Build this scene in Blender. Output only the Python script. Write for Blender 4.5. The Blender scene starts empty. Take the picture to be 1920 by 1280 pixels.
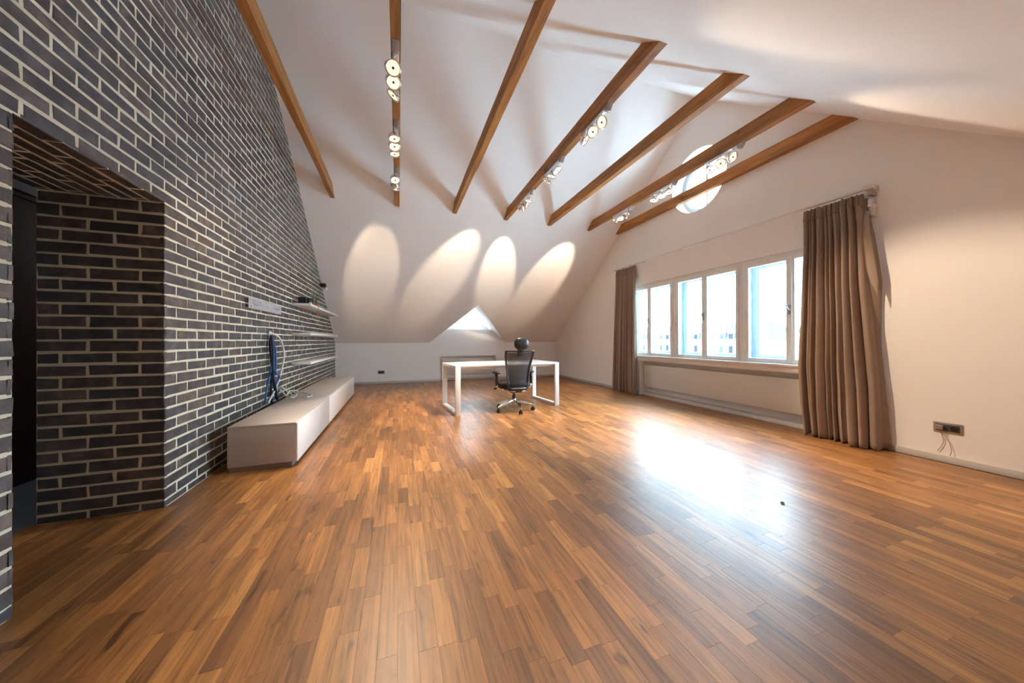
import bpy, bmesh, math, random
from mathutils import Vector, Matrix, Euler
random.seed(7)
C = bpy.context.scene.collection
SC = bpy.context.scene
PI = math.pi
V = Vector

# ------------------------------------------------------------------ camera
EYE = V((0, 0, 1.12)); FPX = 602.25
TH, ROLL, PITCH = 0.3406, -0.0029, 0.0024
R0 = V((math.cos(TH), -math.sin(TH), 0))
F0 = V((math.sin(TH)*math.cos(PITCH), math.cos(TH)*math.cos(PITCH), math.sin(PITCH)))
U0 = R0.cross(F0)
Rr = R0*math.cos(ROLL) + U0*math.sin(ROLL)
Ur = U0*math.cos(ROLL) - R0*math.sin(ROLL)
cam = bpy.data.cameras.new('camera'); camo = bpy.data.objects.new('camera', cam); C.objects.link(camo)
m = Matrix((Rr, Ur, -F0)).transposed().to_4x4(); m.translation = EYE
camo.matrix_world = m
cam.sensor_width = 36; cam.lens = FPX/1920*36; cam.shift_y = -3.58/1920; cam.clip_start = 0.05; cam.clip_end = 2000
SC.camera = camo

def at(px, py, ax, val):
    """point of the photograph's ray that lies on the plane axis=val"""
    d = Rr*((px-960)/FPX) - Ur*((py-636.42)/FPX) + F0
    t = (val-EYE[ax])/d[ax]
    return EYE + d*t
def proj(p):
    q = V(p)-EYE; z = q.dot(F0)
    if z < .05: return None
    return (960+FPX*q.dot(Rr)/z, 636.42-FPX*q.dot(Ur)/z, z)

# ------------------------------------------------------------------ room dimensions
XL, XR, YB, YF = -1.484, 4.6875, 9.051, -1.05
KZ, S1, S2, YR = 1.061, 0.803, 0.8157, 3.997
ZR = KZ+(YB-YR)*S1
KZF = ZR-(YR-YF)*S2
def zroof(y): return ZR-(y-YR)*S1 if y > YR else ZR-(YR-y)*S2
BEAM_Z, BEAM_W, BEAM_H = 3.494, 0.078, 0.158
WY0, WY1, WZ0, WZ1 = 2.02, 5.77, 0.80, 2.25      # long window opening
NY0, NY1, NZ1 = 2.2, 5.37, 0.70                   # radiator niche below it
RC, RRAD = (4.0, 3.77), 0.51                      # round window
DX, DZ, DY0, DHW = 1.90, 2.012, 7.867, 1.10       # dormer: ridge x, z, start y, half width at knee
DSL = (DZ-KZ)/DHW
DSILL = 1.43; DYW = 9.28

# ------------------------------------------------------------------ light
w = bpy.data.worlds.new('sky'); SC.world = w; w.use_nodes = True
nt = w.node_tree; nt.nodes.clear()
out = nt.nodes.new('ShaderNodeOutputWorld'); bg = nt.nodes.new('ShaderNodeBackground')
tc = nt.nodes.new('ShaderNodeTexCoord'); sx = nt.nodes.new('ShaderNodeSeparateXYZ'); cr = nt.nodes.new('ShaderNodeValToRGB')
cr.color_ramp.elements[0].position = 0.0; cr.color_ramp.elements[0].color = (.78, .90, 1, 1)
cr.color_ramp.elements[1].position = 0.8; cr.color_ramp.elements[1].color = (.55, .77, 1, 1)
nt.links.new(tc.outputs['Generated'], sx.inputs[0]); nt.links.new(sx.outputs[2], cr.inputs[0])
nt.links.new(cr.outputs[0], bg.inputs[0]); nt.links.new(bg.outputs[0], out.inputs[0])
bg.inputs[1].default_value = 14.0
def portal(name, loc, rot, sx_, sy_):
    l = bpy.data.lights.new(name, 'AREA'); l.shape = 'RECTANGLE'; l.size = sx_; l.size_y = sy_
    l.cycles.is_portal = True
    o = bpy.data.objects.new(name, l); C.objects.link(o); o.location = loc; o.rotation_euler = rot
portal('window_portal', (XR+.36, (WY0+WY1)/2, (WZ0+WZ1)/2), (0, PI/2, 0), WZ1-WZ0, WY1-WY0)
portal('round_portal', (XR+.36, RC[0], RC[1]), (0, PI/2, 0), 1.04, 1.04)
portal('dormer_portal', (DX, DYW+.12, 1.72), (-PI/2, 0, 0), 1.4, .62)
SC.view_settings.view_transform = 'Standard'; SC.view_settings.look = 'None'
SC.view_settings.gamma = 1; SC.view_settings.use_curve_mapping = False
SC.view_settings.exposure = 1.5
SC.cycles.use_denoising = True
SC.cycles.max_bounces = 14; SC.cycles.diffuse_bounces = 10; SC.cycles.glossy_bounces = 4; SC.cycles.transparent_max_bounces = 12
SC.cycles.sample_clamp_indirect = 12
LAMP_W, LENS_E = 140, .48
LAMP_COL = (1, .77, .54)

# ------------------------------------------------------------------ materials
def nodes(name):
    m = bpy.data.materials.new(name); m.use_nodes = True
    return m, m.node_tree, m.node_tree.nodes['Principled BSDF']
def mat(name, col, rough=.5, metal=0, bump=0, bscale=200, var=0, vscale=3, coat=0, spec=None):
    m, t, b = nodes(name)
    b.inputs['Base Color'].default_value = (*col, 1); b.inputs['Roughness'].default_value = rough
    b.inputs['Metallic'].default_value = metal; b.inputs['Coat Weight'].default_value = coat
    if spec is not None: b.inputs['Specular IOR Level'].default_value = spec
    N = t.nodes; L = t.links
    if bump or var:
        g = N.new('ShaderNodeNewGeometry')
    if bump:
        n = N.new('ShaderNodeTexNoise'); n.inputs['Scale'].default_value = bscale; n.inputs['Detail'].default_value = 4
        L.new(g.outputs['Position'], n.inputs['Vector'])
        bp = N.new('ShaderNodeBump'); bp.inputs['Strength'].default_value = bump; bp.inputs['Distance'].default_value = .004
        L.new(n.outputs[0], bp.inputs['Height']); L.new(bp.outputs[0], b.inputs['Normal'])
    if var:
        n = N.new('ShaderNodeTexNoise'); n.inputs['Scale'].default_value = vscale; n.inputs['Detail'].default_value = 5
        L.new(g.outputs['Position'], n.inputs['Vector'])
        r = N.new('ShaderNodeMapRange'); r.inputs[1].default_value = .3; r.inputs[2].default_value = .7
        r.inputs[3].default_value = 1-var; r.inputs[4].default_value = 1+var
        L.new(n.outputs[0], r.inputs[0])
        mx = N.new('ShaderNodeVectorMath'); mx.operation = 'SCALE'; mx.inputs[0].default_value = col
        L.new(r.outputs[0], mx.inputs['Scale']); L.new(mx.outputs[0], b.inputs['Base Color'])
    return m
def piece_random(t):
    """a value per piece: the mesh attribute 'rnd' for joined pieces plus the object's own random number"""
    N = t.nodes; L = t.links
    a = N.new('ShaderNodeAttribute'); a.attribute_name = 'rnd'
    o = N.new('ShaderNodeObjectInfo')
    s = N.new('ShaderNodeMath'); s.operation = 'ADD'; L.new(a.outputs['Fac'], s.inputs[0]); L.new(o.outputs['Random'], s.inputs[1])
    f = N.new('ShaderNodeMath'); f.operation = 'FRACT'; L.new(s.outputs[0], f.inputs[0])
    return f.outputs[0]
def ramp(t, src, stops, interp='LINEAR'):
    r = t.nodes.new('ShaderNodeValToRGB'); r.color_ramp.interpolation = interp
    e = r.color_ramp.elements
    while len(e) < len(stops): e.new(.5)
    for k, (p, c) in enumerate(stops): e[k].position = p; e[k].color = (*c, 1)
    t.links.new(src, r.inputs[0]); return r.outputs[0]
def mixc(t, a, b, fac, mode='MIX'):
    x = t.nodes.new('ShaderNodeMix'); x.data_type = 'RGBA'; x.blend_type = mode
    for s, v in ((6, a), (7, b), (0, fac)):
        if hasattr(v, 'is_linked'): t.links.new(v, x.inputs[s])
        else: x.inputs[s].default_value = (*v, 1) if isinstance(v, tuple) else v
    return x.outputs[2]
def wood(name, stops, axis_scale, rough, coat, dark=.55, rnd_shift=40, bump=.06):
    m, t, b = nodes(name); N = t.nodes; L = t.links
    rv = piece_random(t)
    g = N.new('ShaderNodeNewGeometry')
    sh = N.new('ShaderNodeVectorMath'); sh.operation = 'SCALE'; sh.inputs[0].default_value = (rnd_shift, rnd_shift*1.7, rnd_shift*.6)
    L.new(rv, sh.inputs['Scale'])
    ad = N.new('ShaderNodeVectorMath'); ad.operation = 'ADD'; L.new(g.outputs['Position'], ad.inputs[0]); L.new(sh.outputs[0], ad.inputs[1])
    mp = N.new('ShaderNodeMapping'); mp.inputs['Scale'].default_value = axis_scale; L.new(ad.outputs[0], mp.inputs[0])
    n = N.new('ShaderNodeTexNoise'); n.inputs['Scale'].default_value = 1; n.inputs['Detail'].default_value = 6; n.inputs['Roughness'].default_value = .6
    n.inputs['Distortion'].default_value = .6
    L.new(mp.outputs[0], n.inputs['Vector'])
    mp2 = N.new('ShaderNodeMapping'); mp2.inputs['Scale'].default_value = tuple(s*.22 for s in axis_scale); L.new(ad.outputs[0], mp2.inputs[0])
    n2 = N.new('ShaderNodeTexNoise'); n2.inputs['Scale'].default_value = 1; n2.inputs['Detail'].default_value = 3; n2.inputs['Distortion'].default_value = 1.5
    L.new(mp2.outputs[0], n2.inputs['Vector'])
    base = ramp(t, rv, stops)
    g1 = ramp(t, n.outputs[0], [(.33, (dark,)*3), (.5, (.93,)*3), (.72, (1.22, 1.2, 1.15))])
    g2 = ramp(t, n2.outputs[0], [(.3, (.68, .66, .66)), (.5, (.97,)*3), (.75, (1.22, 1.18, 1.1))])
    mp3 = N.new('ShaderNodeMapping'); mp3.inputs['Scale'].default_value = (axis_scale[0]*.16, axis_scale[1]*.8, axis_scale[2]*.16); L.new(ad.outputs[0], mp3.inputs[0])
    n3 = N.new('ShaderNodeTexNoise'); n3.inputs['Scale'].default_value = 1; n3.inputs['Detail'].default_value = 2; n3.inputs['Distortion'].default_value = 2.2; L.new(mp3.outputs[0], n3.inputs['Vector'])
    base = mixc(t, base, ramp(t, n3.outputs[0], [(.24, (.38, .34, .32)), (.34, (.9, .9, .9)), (.5, (1, 1, 1)), (.7, (1.1, 1.08, 1.05))]), 1.0, 'MULTIPLY')
    c = mixc(t, base, g1, 1.0, 'MULTIPLY'); c = mixc(t, c, g2, .85, 'MULTIPLY')
    L.new(c, b.inputs['Base Color'])
    b.inputs['Roughness'].default_value = rough; b.inputs['Coat Weight'].default_value = coat; b.inputs['Coat Roughness'].default_value = .32
    bp = N.new('ShaderNodeBump'); bp.inputs['Strength'].default_value = bump; bp.inputs['Distance'].default_value = .003
    L.new(n.outputs[0], bp.inputs['Height']); L.new(bp.outputs[0], b.inputs['Normal'])
    return m
M = {}
M['plaster'] = mat('plaster', (.86, .835, .81), .9, bump=.05, bscale=120, var=.012, vscale=1.5)
M['floor'] = wood('parquet', [(0, (.215, .094, .031)), (.2, (.28, .122, .037)), (.5, (.335, .148, .043)), (.82, (.385, .172, .050)), (1, (.49, .24, .072))],
                  (70, 3.2, 20), .42, .34)
M['subfloor'] = mat('floor joints', (.10, .045, .018), .6)
M['beam'] = wood('old pine beam', [(0, (.40, .165, .036)), (1, (.50, .225, .055))], (30, 1.6, 30), .62, 0, dark=.6, rnd_shift=9, bump=.25)
M['mortar'] = mat('mortar', (.70, .68, .55), .95, bump=.5, bscale=150, var=.10, vscale=9)
def brick_mat():
    m, t, b = nodes('dark clay brick'); N = t.nodes; L = t.links
    rv = piece_random(t)
    g = N.new('ShaderNodeNewGeometry')
    base = ramp(t, rv, [(0, (.040, .042, .052)), (.3, (.055, .056, .066)), (.55, (.072, .064, .064)), (.75, (.105, .083, .074)), (.88, (.060, .068, .085)), (1, (.125, .102, .090))])
    n = N.new('ShaderNodeTexNoise'); n.inputs['Scale'].default_value = 14; n.inputs['Detail'].default_value = 6; L.new(g.outputs['Position'], n.inputs['Vector'])
    n2 = N.new('ShaderNodeTexNoise'); n2.inputs['Scale'].default_value = 130; n2.inputs['Detail'].default_value = 4; L.new(g.outputs['Position'], n2.inputs['Vector'])
    c = mixc(t, base, ramp(t, n.outputs[0], [(.3, (.6, .6, .62)), (.5, (1, 1, 1)), (.72, (2.0, 1.75, 1.6))]), 1.0, 'MULTIPLY')
    sp = ramp(t, n2.outputs[0], [(.68, (0, 0, 0)), (.8, (1, 1, 1))])
    c = mixc(t, c, (.16, .15, .13), sp)
    L.new(c, b.inputs['Base Color']); b.inputs['Roughness'].default_value = .43; b.inputs['Specular IOR Level'].default_value = .75
    bp = N.new('ShaderNodeBump'); bp.inputs['Strength'].default_value = .5; bp.inputs['Distance'].default_value = .004
    L.new(n2.outputs[0], bp.inputs['Height']); L.new(bp.outputs[0], b.inputs['Normal'])
    return m
M['brick'] = brick_mat()
M['whitepaint'] = mat('white window paint', (.80, .81, .80), .35, coat=.2)
M['baseboard'] = mat('grey white baseboard', (.56, .53, .50), .4)
M['sill'] = mat('white sill', (.78, .75, .72), .4)
M['radiator'] = mat('cream radiator enamel', (.74, .70, .63), .4, coat=.15)
M['lacquer'] = mat('white lacquer', (.82, .82, .82), .22, coat=.3)
M['cabinet'] = mat('pale warm grey carcass', (.50, .455, .43), .45)
M['deskwhite'] = mat('white desk coating', (.80, .80, .80), .38)
M['chrome'] = mat('chrome', (.80, .79, .78), .14, 1)
M['silver'] = mat('brushed aluminium', (.62, .61, .60), .35, 1)
M['black'] = mat('black plastic', (.015, .015, .017), .4)
M['rubber'] = mat('black rubber', (.012, .012, .012), .7)
M['leather'] = mat('black leather', (.016, .018, .022), .34, bump=.1, bscale=300)
M['seatfabric'] = mat('black seat fabric', (.02, .02, .023), .9, bump=.2, bscale=500)
M['greyedge'] = mat('grey plastic frame', (.10, .11, .13), .35)
M['curtain'] = mat('taupe curtain cloth', (.30, .215, .165), .85, bump=.25, bscale=700, var=.05, vscale=10)
M['lining'] = mat('beige curtain lining', (.32, .245, .185), .9, bump=.2, bscale=700)
M['track'] = mat('white track', (.72, .68, .62), .4)
M['darkgrey'] = mat('anthracite plastic', (.06, .052, .05), .45)
M['plategrey'] = mat('brushed steel plate', (.42, .38, .36), .35, .7)
M['galv'] = mat('galvanised steel', (.62, .64, .70), .4, .6)
M['bluecable'] = mat('blue cable', (.02, .10, .28), .5)
M['navycable'] = mat('navy cable', (.008, .018, .05), .5)
M['whitecable'] = mat('white cable', (.75, .75, .73), .45)
M['pinkwire'] = mat('thin copper beige wire', (.38, .22, .15), .5)
M['darkdoor'] = mat('dark brown door', (.075, .032, .018), .8, var=.2, vscale=8)
M['hallfloor'] = mat('grey hallway tile', (.20, .22, .26), .5)
M['hallwall'] = mat('grey hallway plaster', (.30, .28, .27), .9)
M['leaf'] = mat('green leaf', (.05, .16, .03), .5)
M['terra'] = mat('orange brown clay', (.40, .13, .03), .7)
M['potblack'] = mat('glossy black glaze', (.02, .025, .04), .2)
M['book'] = mat('brown leather cover', (.14, .075, .045), .7)
M['facade'] = mat('pale facade', (.12, .12, .115), .9, spec=0)
M['facade_red'] = mat('pink facade', (.12, .095, .085), .9, spec=0)
M['slate'] = mat('light slate roof', (.055,.058,.062), .8, spec=0)
M['redroof'] = mat('red roof tiles', (.065,.038,.030), .9, spec=0)
M['farwin'] = mat('far window glass', (.018, .020, .024), .6, spec=0)
M['hill'] = mat('green hill', (.035,.055,.03), 1, spec=0)
M['tree'] = mat('far tree foliage', (.022, .042, .02), 1, spec=0, var=.4, vscale=.3)
M['ground'] = mat('street ground', (.85,.85,.84), 1)
M['roofout'] = mat('roof outside', (.25, .12, .09), .9)
def glass(name):
    m = bpy.data.materials.new(name); m.use_nodes = True; t = m.node_tree; t.nodes.clear(); N = t.nodes
    o = N.new('ShaderNodeOutputMaterial'); mx = N.new('ShaderNodeMixShader'); tr = N.new('ShaderNodeBsdfTransparent'); gl = N.new('ShaderNodeBsdfGlossy')
    lw = N.new('ShaderNodeLayerWeight'); pw = N.new('ShaderNodeMath'); pw.operation = 'POWER'; pw.inputs[1].default_value = 4
    fr = N.new('ShaderNodeMath'); fr.operation = 'MULTIPLY_ADD'; fr.inputs[1].default_value = .6; fr.inputs[2].default_value = .03
    t.links.new(lw.outputs['Facing'], pw.inputs[0]); t.links.new(pw.outputs[0], fr.inputs[0]); gl.inputs['Roughness'].default_value = .01
    tr.inputs[0].default_value = (.95, .985, .99, 1)
    t.links.new(fr.outputs[0], mx.inputs[0]); t.links.new(tr.outputs[0], mx.inputs[1]); t.links.new(gl.outputs[0], mx.inputs[2]); t.links.new(mx.outputs[0], o.inputs[0])
    return m
M['dimmedpaint'] = mat('white paint dimmed for window glare', (.34, .395, .43), .5)  # white paint of the outer frames, colour darkened and blued to offset overexposure
M['plinth'] = mat('plinth tinted by floor reflection', (.26, .19, .155), .5)  # brown floor reflection and shadow painted into the plinth colour
M['glass'] = glass('window glass')
def meshcloth():
    m = bpy.data.materials.new('chair mesh'); m.use_nodes = True; t = m.node_tree; N = t.nodes; b = N['Principled BSDF']
    b.inputs['Base Color'].default_value = (.03, .033, .045, 1); b.inputs['Roughness'].default_value = .5
    b.inputs['Alpha'].default_value = .84
    return m
M['netting'] = meshcloth()
def emit(name, col, s):
    m, t, b = nodes(name); b.inputs['Base Color'].default_value = (.9, .8, .6, 1)
    b.inputs['Emission Color'].default_value = (*col, 1); b.inputs['Emission Strength'].default_value = s
    return m
M['lens'] = emit('lit lamp lens', (1, .80, .50), LENS_E)
M['lens_dim'] = emit('lamp lens seen aslant', (1, .74, .45), .5)

# ------------------------------------------------------------------ mesh helpers
class MB:
    def __init__(s, org=(0, 0, 0)): s.v = []; s.f = []; s.o = V(org); s.r = []; s.cur = None
    def add(s, vs, fs):
        n = len(s.v); s.v += [V(p)-s.o for p in vs]; s.f += [[n+i for i in f] for f in fs]
        if s.cur is not None: s.r += [s.cur]*len(vs)
        return s
    def box(s, x0, x1, y0, y1, z0, z1):
        vs = [(x, y, z) for x in (x0, x1) for y in (y0, y1) for z in (z0, z1)]
        return s.add(vs, [(0, 1, 3, 2), (4, 6, 7, 5), (0, 4, 5, 1), (2, 3, 7, 6), (0, 2, 6, 4), (1, 5, 7, 3)])
    def prism(s, pts, d):
        n = len(pts); d = V(d)
        vs = [V(p) for p in pts]+[V(p)+d for p in pts]
        fs = [list(range(n))[::-1], list(range(n, 2*n))]+[(i, (i+1) % n, n+(i+1) % n, n+i) for i in range(n)]
        return s.add(vs, fs)
    def tube(s, path, r, n=8, caps=True):
        path = [V(p) for p in path]; k = len(path)
        rs = r if isinstance(r, (list, tuple)) else [r]*k
        vs = []; up = None
        for i, p in enumerate(path):
            d = (path[min(i+1, k-1)]-path[max(i-1, 0)]).normalized()
            if up is None: up = d.orthogonal().normalized()
            up = (up-d*up.dot(d)).normalized(); b = d.cross(up)
            for j in range(n):
                a = 2*PI*j/n; vs.append(p+(up*math.cos(a)+b*math.sin(a))*rs[i])
        fs = [(i*n+j, i*n+(j+1) % n, (i+1)*n+(j+1) % n, (i+1)*n+j) for i in range(k-1) for j in range(n)]
        if caps: fs += [list(range(n))[::-1], list(range((k-1)*n, k*n))]
        return s.add(vs, fs)
    def lathe(s, prof, c=(0, 0, 0), axis=(0, 0, 1), n=24, sc=(1, 1)):
        a = V(axis).normalized(); u = a.orthogonal().normalized() if abs(a.z) < .99 else V((1, 0, 0)); b = a.cross(u)
        vs = []; 
        for r, h in prof:
            for j in range(n):
                t = 2*PI*j/n; vs.append(V(c)+a*h+(u*math.cos(t)*sc[0]+b*math.sin(t)*sc[1])*max(r, 1e-4))
        k = len(prof)
        fs = [(i*n+j, i*n+(j+1) % n, (i+1)*n+(j+1) % n, (i+1)*n+j) for i in range(k-1) for j in range(n)]
        fs += [list(range(n))[::-1], list(range((k-1)*n, k*n))]
        return s.add(vs, fs)
    def ell(s, c, r, nu=16, nv=10, p=1.0):
        """superellipsoid"""
        def sp(a, q): return math.copysign(abs(a)**q, a)
        vs = []
        for i in range(nv+1):
            ph = -PI/2+PI*i/nv
            for j in range(nu):
                t = 2*PI*j/nu
                vs.append((c[0]+r[0]*sp(math.cos(ph), p)*sp(math.cos(t), p), c[1]+r[1]*sp(math.cos(ph), p)*sp(math.sin(t), p), c[2]+r[2]*sp(math.sin(ph), p)))
        fs = [(i*nu+j, i*nu+(j+1) % nu, (i+1)*nu+(j+1) % nu, (i+1)*nu+j) for i in range(nv) for j in range(nu)]
        return s.add(vs, fs)
    def grid(s, fn, nu, nv):
        vs = [fn(i/nu, j/nv) for j in range(nv+1) for i in range(nu+1)]
        fs = [(j*(nu+1)+i, j*(nu+1)+i+1, (j+1)*(nu+1)+i+1, (j+1)*(nu+1)+i) for j in range(nv) for i in range(nu)]
        return s.add(vs, fs)
    def build(s, name, m, parent=None, bevel=0, smooth=False, seg=2, solid=0):
        me = bpy.data.meshes.new(name); me.from_pydata([tuple(v) for v in s.v], [], s.f)
        if s.r:
            a = me.attributes.new('rnd', 'FLOAT', 'POINT'); a.data.foreach_set('value', s.r)
        bm = bmesh.new(); bm.from_mesh(me)
        bmesh.ops.remove_doubles(bm, verts=bm.verts, dist=1e-5)
        bmesh.ops.recalc_face_normals(bm, faces=bm.faces)
        if bevel:
            es = [e for e in bm.edges if e.is_manifold and e.calc_face_angle(0) > .5]
            bmesh.ops.bevel(bm, geom=es, offset=bevel, segments=seg, affect='EDGES', profile=.5, clamp_overlap=True)
        bm.to_mesh(me); bm.free()
        if smooth: me.shade_smooth()
        elif bevel:
            me.shade_smooth(); 
            try: me.set_sharp_from_angle(angle=.7)
            except Exception: pass
        me.materials.append(M[m])
        o = bpy.data.objects.new(name, me); C.objects.link(o)
        if parent: o.parent = parent
        if solid:
            md = o.modifiers.new('thickness', 'SOLIDIFY'); md.thickness = solid; md.offset = 0
        return o
def tag(o, label=None, cat=None, group=None, kind=None):
    if label: o['label'] = label
    if cat: o['category'] = cat
    if group: o['group'] = group
    if kind: o['kind'] = kind
    return o
def struct(o, label, cat): return tag(o, label, cat, kind='structure')
def empty(name, loc=(0, 0, 0), rz=0):
    o = bpy.data.objects.new(name, None); C.objects.link(o); o.location = loc; o.rotation_euler = (0, 0, rz); o.empty_display_size = .1
    return o
def kids(o): return [c for c in bpy.data.objects if c.parent == o]
def copy_tree(o, parent=None):
    c = o.copy(); C.objects.link(c); c.parent = parent
    for ch in kids(o): copy_tree(ch, c)
    return c
def cut(o, cutters):
    """subtract cutter boxes from a structure mesh for good"""
    tmp = []
    for cb in cutters:
        co = cb.build('cutter', 'plaster'); md = o.modifiers.new('b', 'BOOLEAN'); md.object = co; md.operation = 'DIFFERENCE'; md.solver = 'EXACT'; tmp.append(co)
    dg = bpy.context.evaluated_depsgraph_get(); me = bpy.data.meshes.new_from_object(o.evaluated_get(dg))
    o.modifiers.clear(); o.data = me
    for co in tmp: bpy.data.objects.remove(co, do_unlink=True)
def clip(poly, n, k):
    """keep the part of a 2-D polygon where n.p <= k"""
    outp = []
    for i in range(len(poly)):
        a, b = poly[i], poly[(i+1) % len(poly)]
        da = n[0]*a[0]+n[1]*a[1]-k; db = n[0]*b[0]+n[1]*b[1]-k
        if da <= 0: outp.append(a)
        if da*db < 0:
            t = da/(da-db); outp.append((a[0]+(b[0]-a[0])*t, a[1]+(b[1]-a[1])*t))
    return outp

# ------------------------------------------------------------------ shell
T = .35
def gable(x0, x1, y0=YF-.3, y1=YB+.3, z0=0.):
    pts = [(y0, z0), (y1, z0), (y1, zroof(y1)), (YR, ZR), (y0, zroof(y0))]
    return pts
# right gable wall with its openings
mb = MB(); mb.prism([(XR, y, z) for y, z in [(YF, -.02), (YB, -.02), (YB, KZ), (YR, ZR), (YF, KZF)]], (T, 0, 0))
wall_right = mb.build('wall_right', 'plaster')
cyl = MB(); cyl.lathe([(RRAD, -.1), (RRAD, T+.1)], (XR, RC[0], RC[1]), (1, 0, 0), 64)
cut(wall_right, [MB().box(XR-.1, XR+T+.1, WY0, WY1, WZ0, WZ1), MB().box(XR-.1, XR+.17, NY0, NY1, -.1, NZ1), cyl])
struct(wall_right, 'white plaster gable wall with the long window and round window', 'wall')
# back knee wall, rising into the dormer
hw = (DZ-DSILL)/DSL
mb = MB(); mb.prism([(x, YB, z) for x, z in [(XL-.6, -.02), (XR+T, -.02), (XR+T, KZ), (DX+DHW, KZ), (DX+hw, DSILL), (DX-hw, DSILL), (DX-DHW, KZ), (XL-.6, KZ)]], (0, .30, 0))
wall_back = mb.build('wall_back', 'plaster')
cut(wall_back, [MB().box(1.09, 2.70, YB-.1, YB+.16, -.1, .68)])
struct(wall_back, 'low white knee wall below the sloping ceiling, rising into the dormer', 'wall')
struct(MB().box(XL-.6, XR+T, YF-.2, YF, -.02, KZF).build('wall_front', 'plaster'), 'low white knee wall behind the viewpoint', 'wall')
# sloping ceiling, one mesh with the triangular dormer cut
n1 = V((0, S1, 1)).normalized(); n2_ = V((0, -S2, 1)).normalized()
mb = MB()
E_ = .0
def zs(y): return ZR-(y-YR)*S1
pb = [(XL-.6, YB, KZ), (DX-DHW, YB, KZ), (DX, DY0, zs(DY0)), (DX+DHW, YB, KZ), (XR+T, YB, KZ), (XR+T, YR, ZR), (XL-.6, YR, ZR)]
mb.prism(pb, (0, 0, .22))
mb.prism([(XL-.6, YF, KZF), (XR+T, YF, KZF), (XR+T, YR, ZR), (XL-.6, YR, ZR)], (0, 0, .22))
ceiling = struct(mb.build('ceiling', 'plaster'), 'white plastered sloping roof ceiling on both sides of the ridge', 'ceiling')
# the little dormer roof (two planes), its sill and the wall around its window
mb = MB()
for sgn in (-1, 1):
    a = V((DX+sgn*DHW, YB, KZ)); b = V((DX, DY0, DZ)); c = V((DX, DYW+.2, DZ)); d = V((DX+sgn*DHW, DYW+.2, KZ))
    mb.prism([a, b, c, d], V((sgn*.06, 0, .08)))
mb.box(DX-DHW-.1, DX+DHW+.1, YB+.29, YB+.31, KZ-.1, DSILL-.02)
mb.box(DX-hw-.02, DX+hw+.02, YB+.001, DYW+.1, DSILL-.03, DSILL+.002)
struct(mb.build('ceiling', 'plaster'), 'white reveal of the small triangular dormer in the back slope', 'ceiling')

# brick wall: a slab of mortar, the bricks on it as parts
OY0, OY1, OZ = 1.92, 2.824, 2.055
WT = .603
R_ = .0022
mb = MB()
mb.prism([(XL-R_, y, z) for y, z in [(YF, -.01), (OY0-R_, -.01), (OY0-R_, OZ+R_), (OY1+R_, OZ+R_), (OY1+R_, -.01), (YB, -.01), (YB, KZ), (YR, ZR), (YF, KZF)]], (-WT+R_, 0, 0))
wall_left = struct(mb.build('wall_left', 'mortar'), 'tall dark brick wall with pale mortar and a doorway opening', 'wall')
CO, BL, J = .0771, .25, .012
pieces = []     # (polygon list of 3-D front points, outward normal)
def piece_mesh(poly, nrm, depth=.02, mbx=None, chamfer=.004):
    """brick from its front outline: chamfered arris, sides going back"""
    nrm = V(nrm); c = sum((V(p) for p in poly), V())/len(poly)
    n = len(poly)
    jit = [V((random.uniform(-.003, .003), random.uniform(-.003, .003), random.uniform(-.003, .003))) for _ in poly]
    outl = [V(p)+jit[i] for i, p in enumerate(poly)]
    def ins(p): 
        d = c-p; return p+V([math.copysign(min(abs(q), chamfer), q) for q in d])
    pr = random.uniform(-.002, .002)
    fr = [ins(p)+nrm*pr for p in outl]; mid = [p-nrm*chamfer+nrm*pr for p in outl]; bk = [p-nrm*depth for p in outl]
    fs = [list(range(n))]+[(i, (i+1) % n, n+(i+1) % n, n+i) for i in range(n)]+[(n+i, n+(i+1) % n, 2*n+(i+1) % n, 2*n+i) for i in range(n)]
    mbx.add(fr+mid+bk, fs)
rows = []
kmin = -int((ZR-OZ)/CO)-2
for k in range(kmin, 27):
    z1 = OZ-k*CO; z0 = z1-CO
    odd = k % 2
    a0, a1 = z0+J/2, z1-J/2
    if k == 26: a0 = .0
    def yzrow(y0, y1):
        st = OY1+(.125 if odd else 0)
        i = math.floor((y0-st)/BL)
        while True:
            b0 = st+i*BL; b1 = b0+BL; i += 1
            if b0 >= y1-1e-6: break
            p0, p1 = max(b0+J/2, y0+(J/2 if b0 > y0+1e-6 else 0)), min(b1-J/2, y1)
            if b0 < y0+1e-6: p0 = y0
            if p1-p0 < .02: continue
            poly = [(p0, a0), (p1, a0), (p1, a1), (p0, a1)]
            poly = clip(poly, (S1, 1), S1*YR+ZR-.002) if poly else poly
            poly = clip(poly, (-S2, 1), -S2*YR+ZR-.002) if poly else poly
            if len(poly) >= 3: pieces.append(([V((XL, y, z)) for y, z in poly], (1, 0, 0), 'face'))
    if k < 0: yzrow(YF, YB)
    else:
        yzrow(YF, OY0); yzrow(OY1, YB)
        # jambs: far one faces -Y, near one faces +Y
        xs = [XL]
        x = XL-(.125 if not odd else .25)
        while x > XL-WT+.03: xs.append(x); x -= .25
        xs.append(XL-WT)
        for q in range(len(xs)-1):
            xa = xs[q]-(J/2 if q else 0); xb = xs[q+1]+(J/2 if q+2 < len(xs) else 0)
            pieces.append(([V((xa, OY1, a0)), V((xb, OY1, a0)), V((xb, OY1, a1)), V((xa, OY1, a1))], (0, -1, 0), 'jamb'))
            pieces.append(([V((xa, OY0, a0)), V((xb, OY0, a0)), V((xb, OY0, a1)), V((xa, OY0, a1))], (0, 1, 0), 'jamb'))
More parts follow.
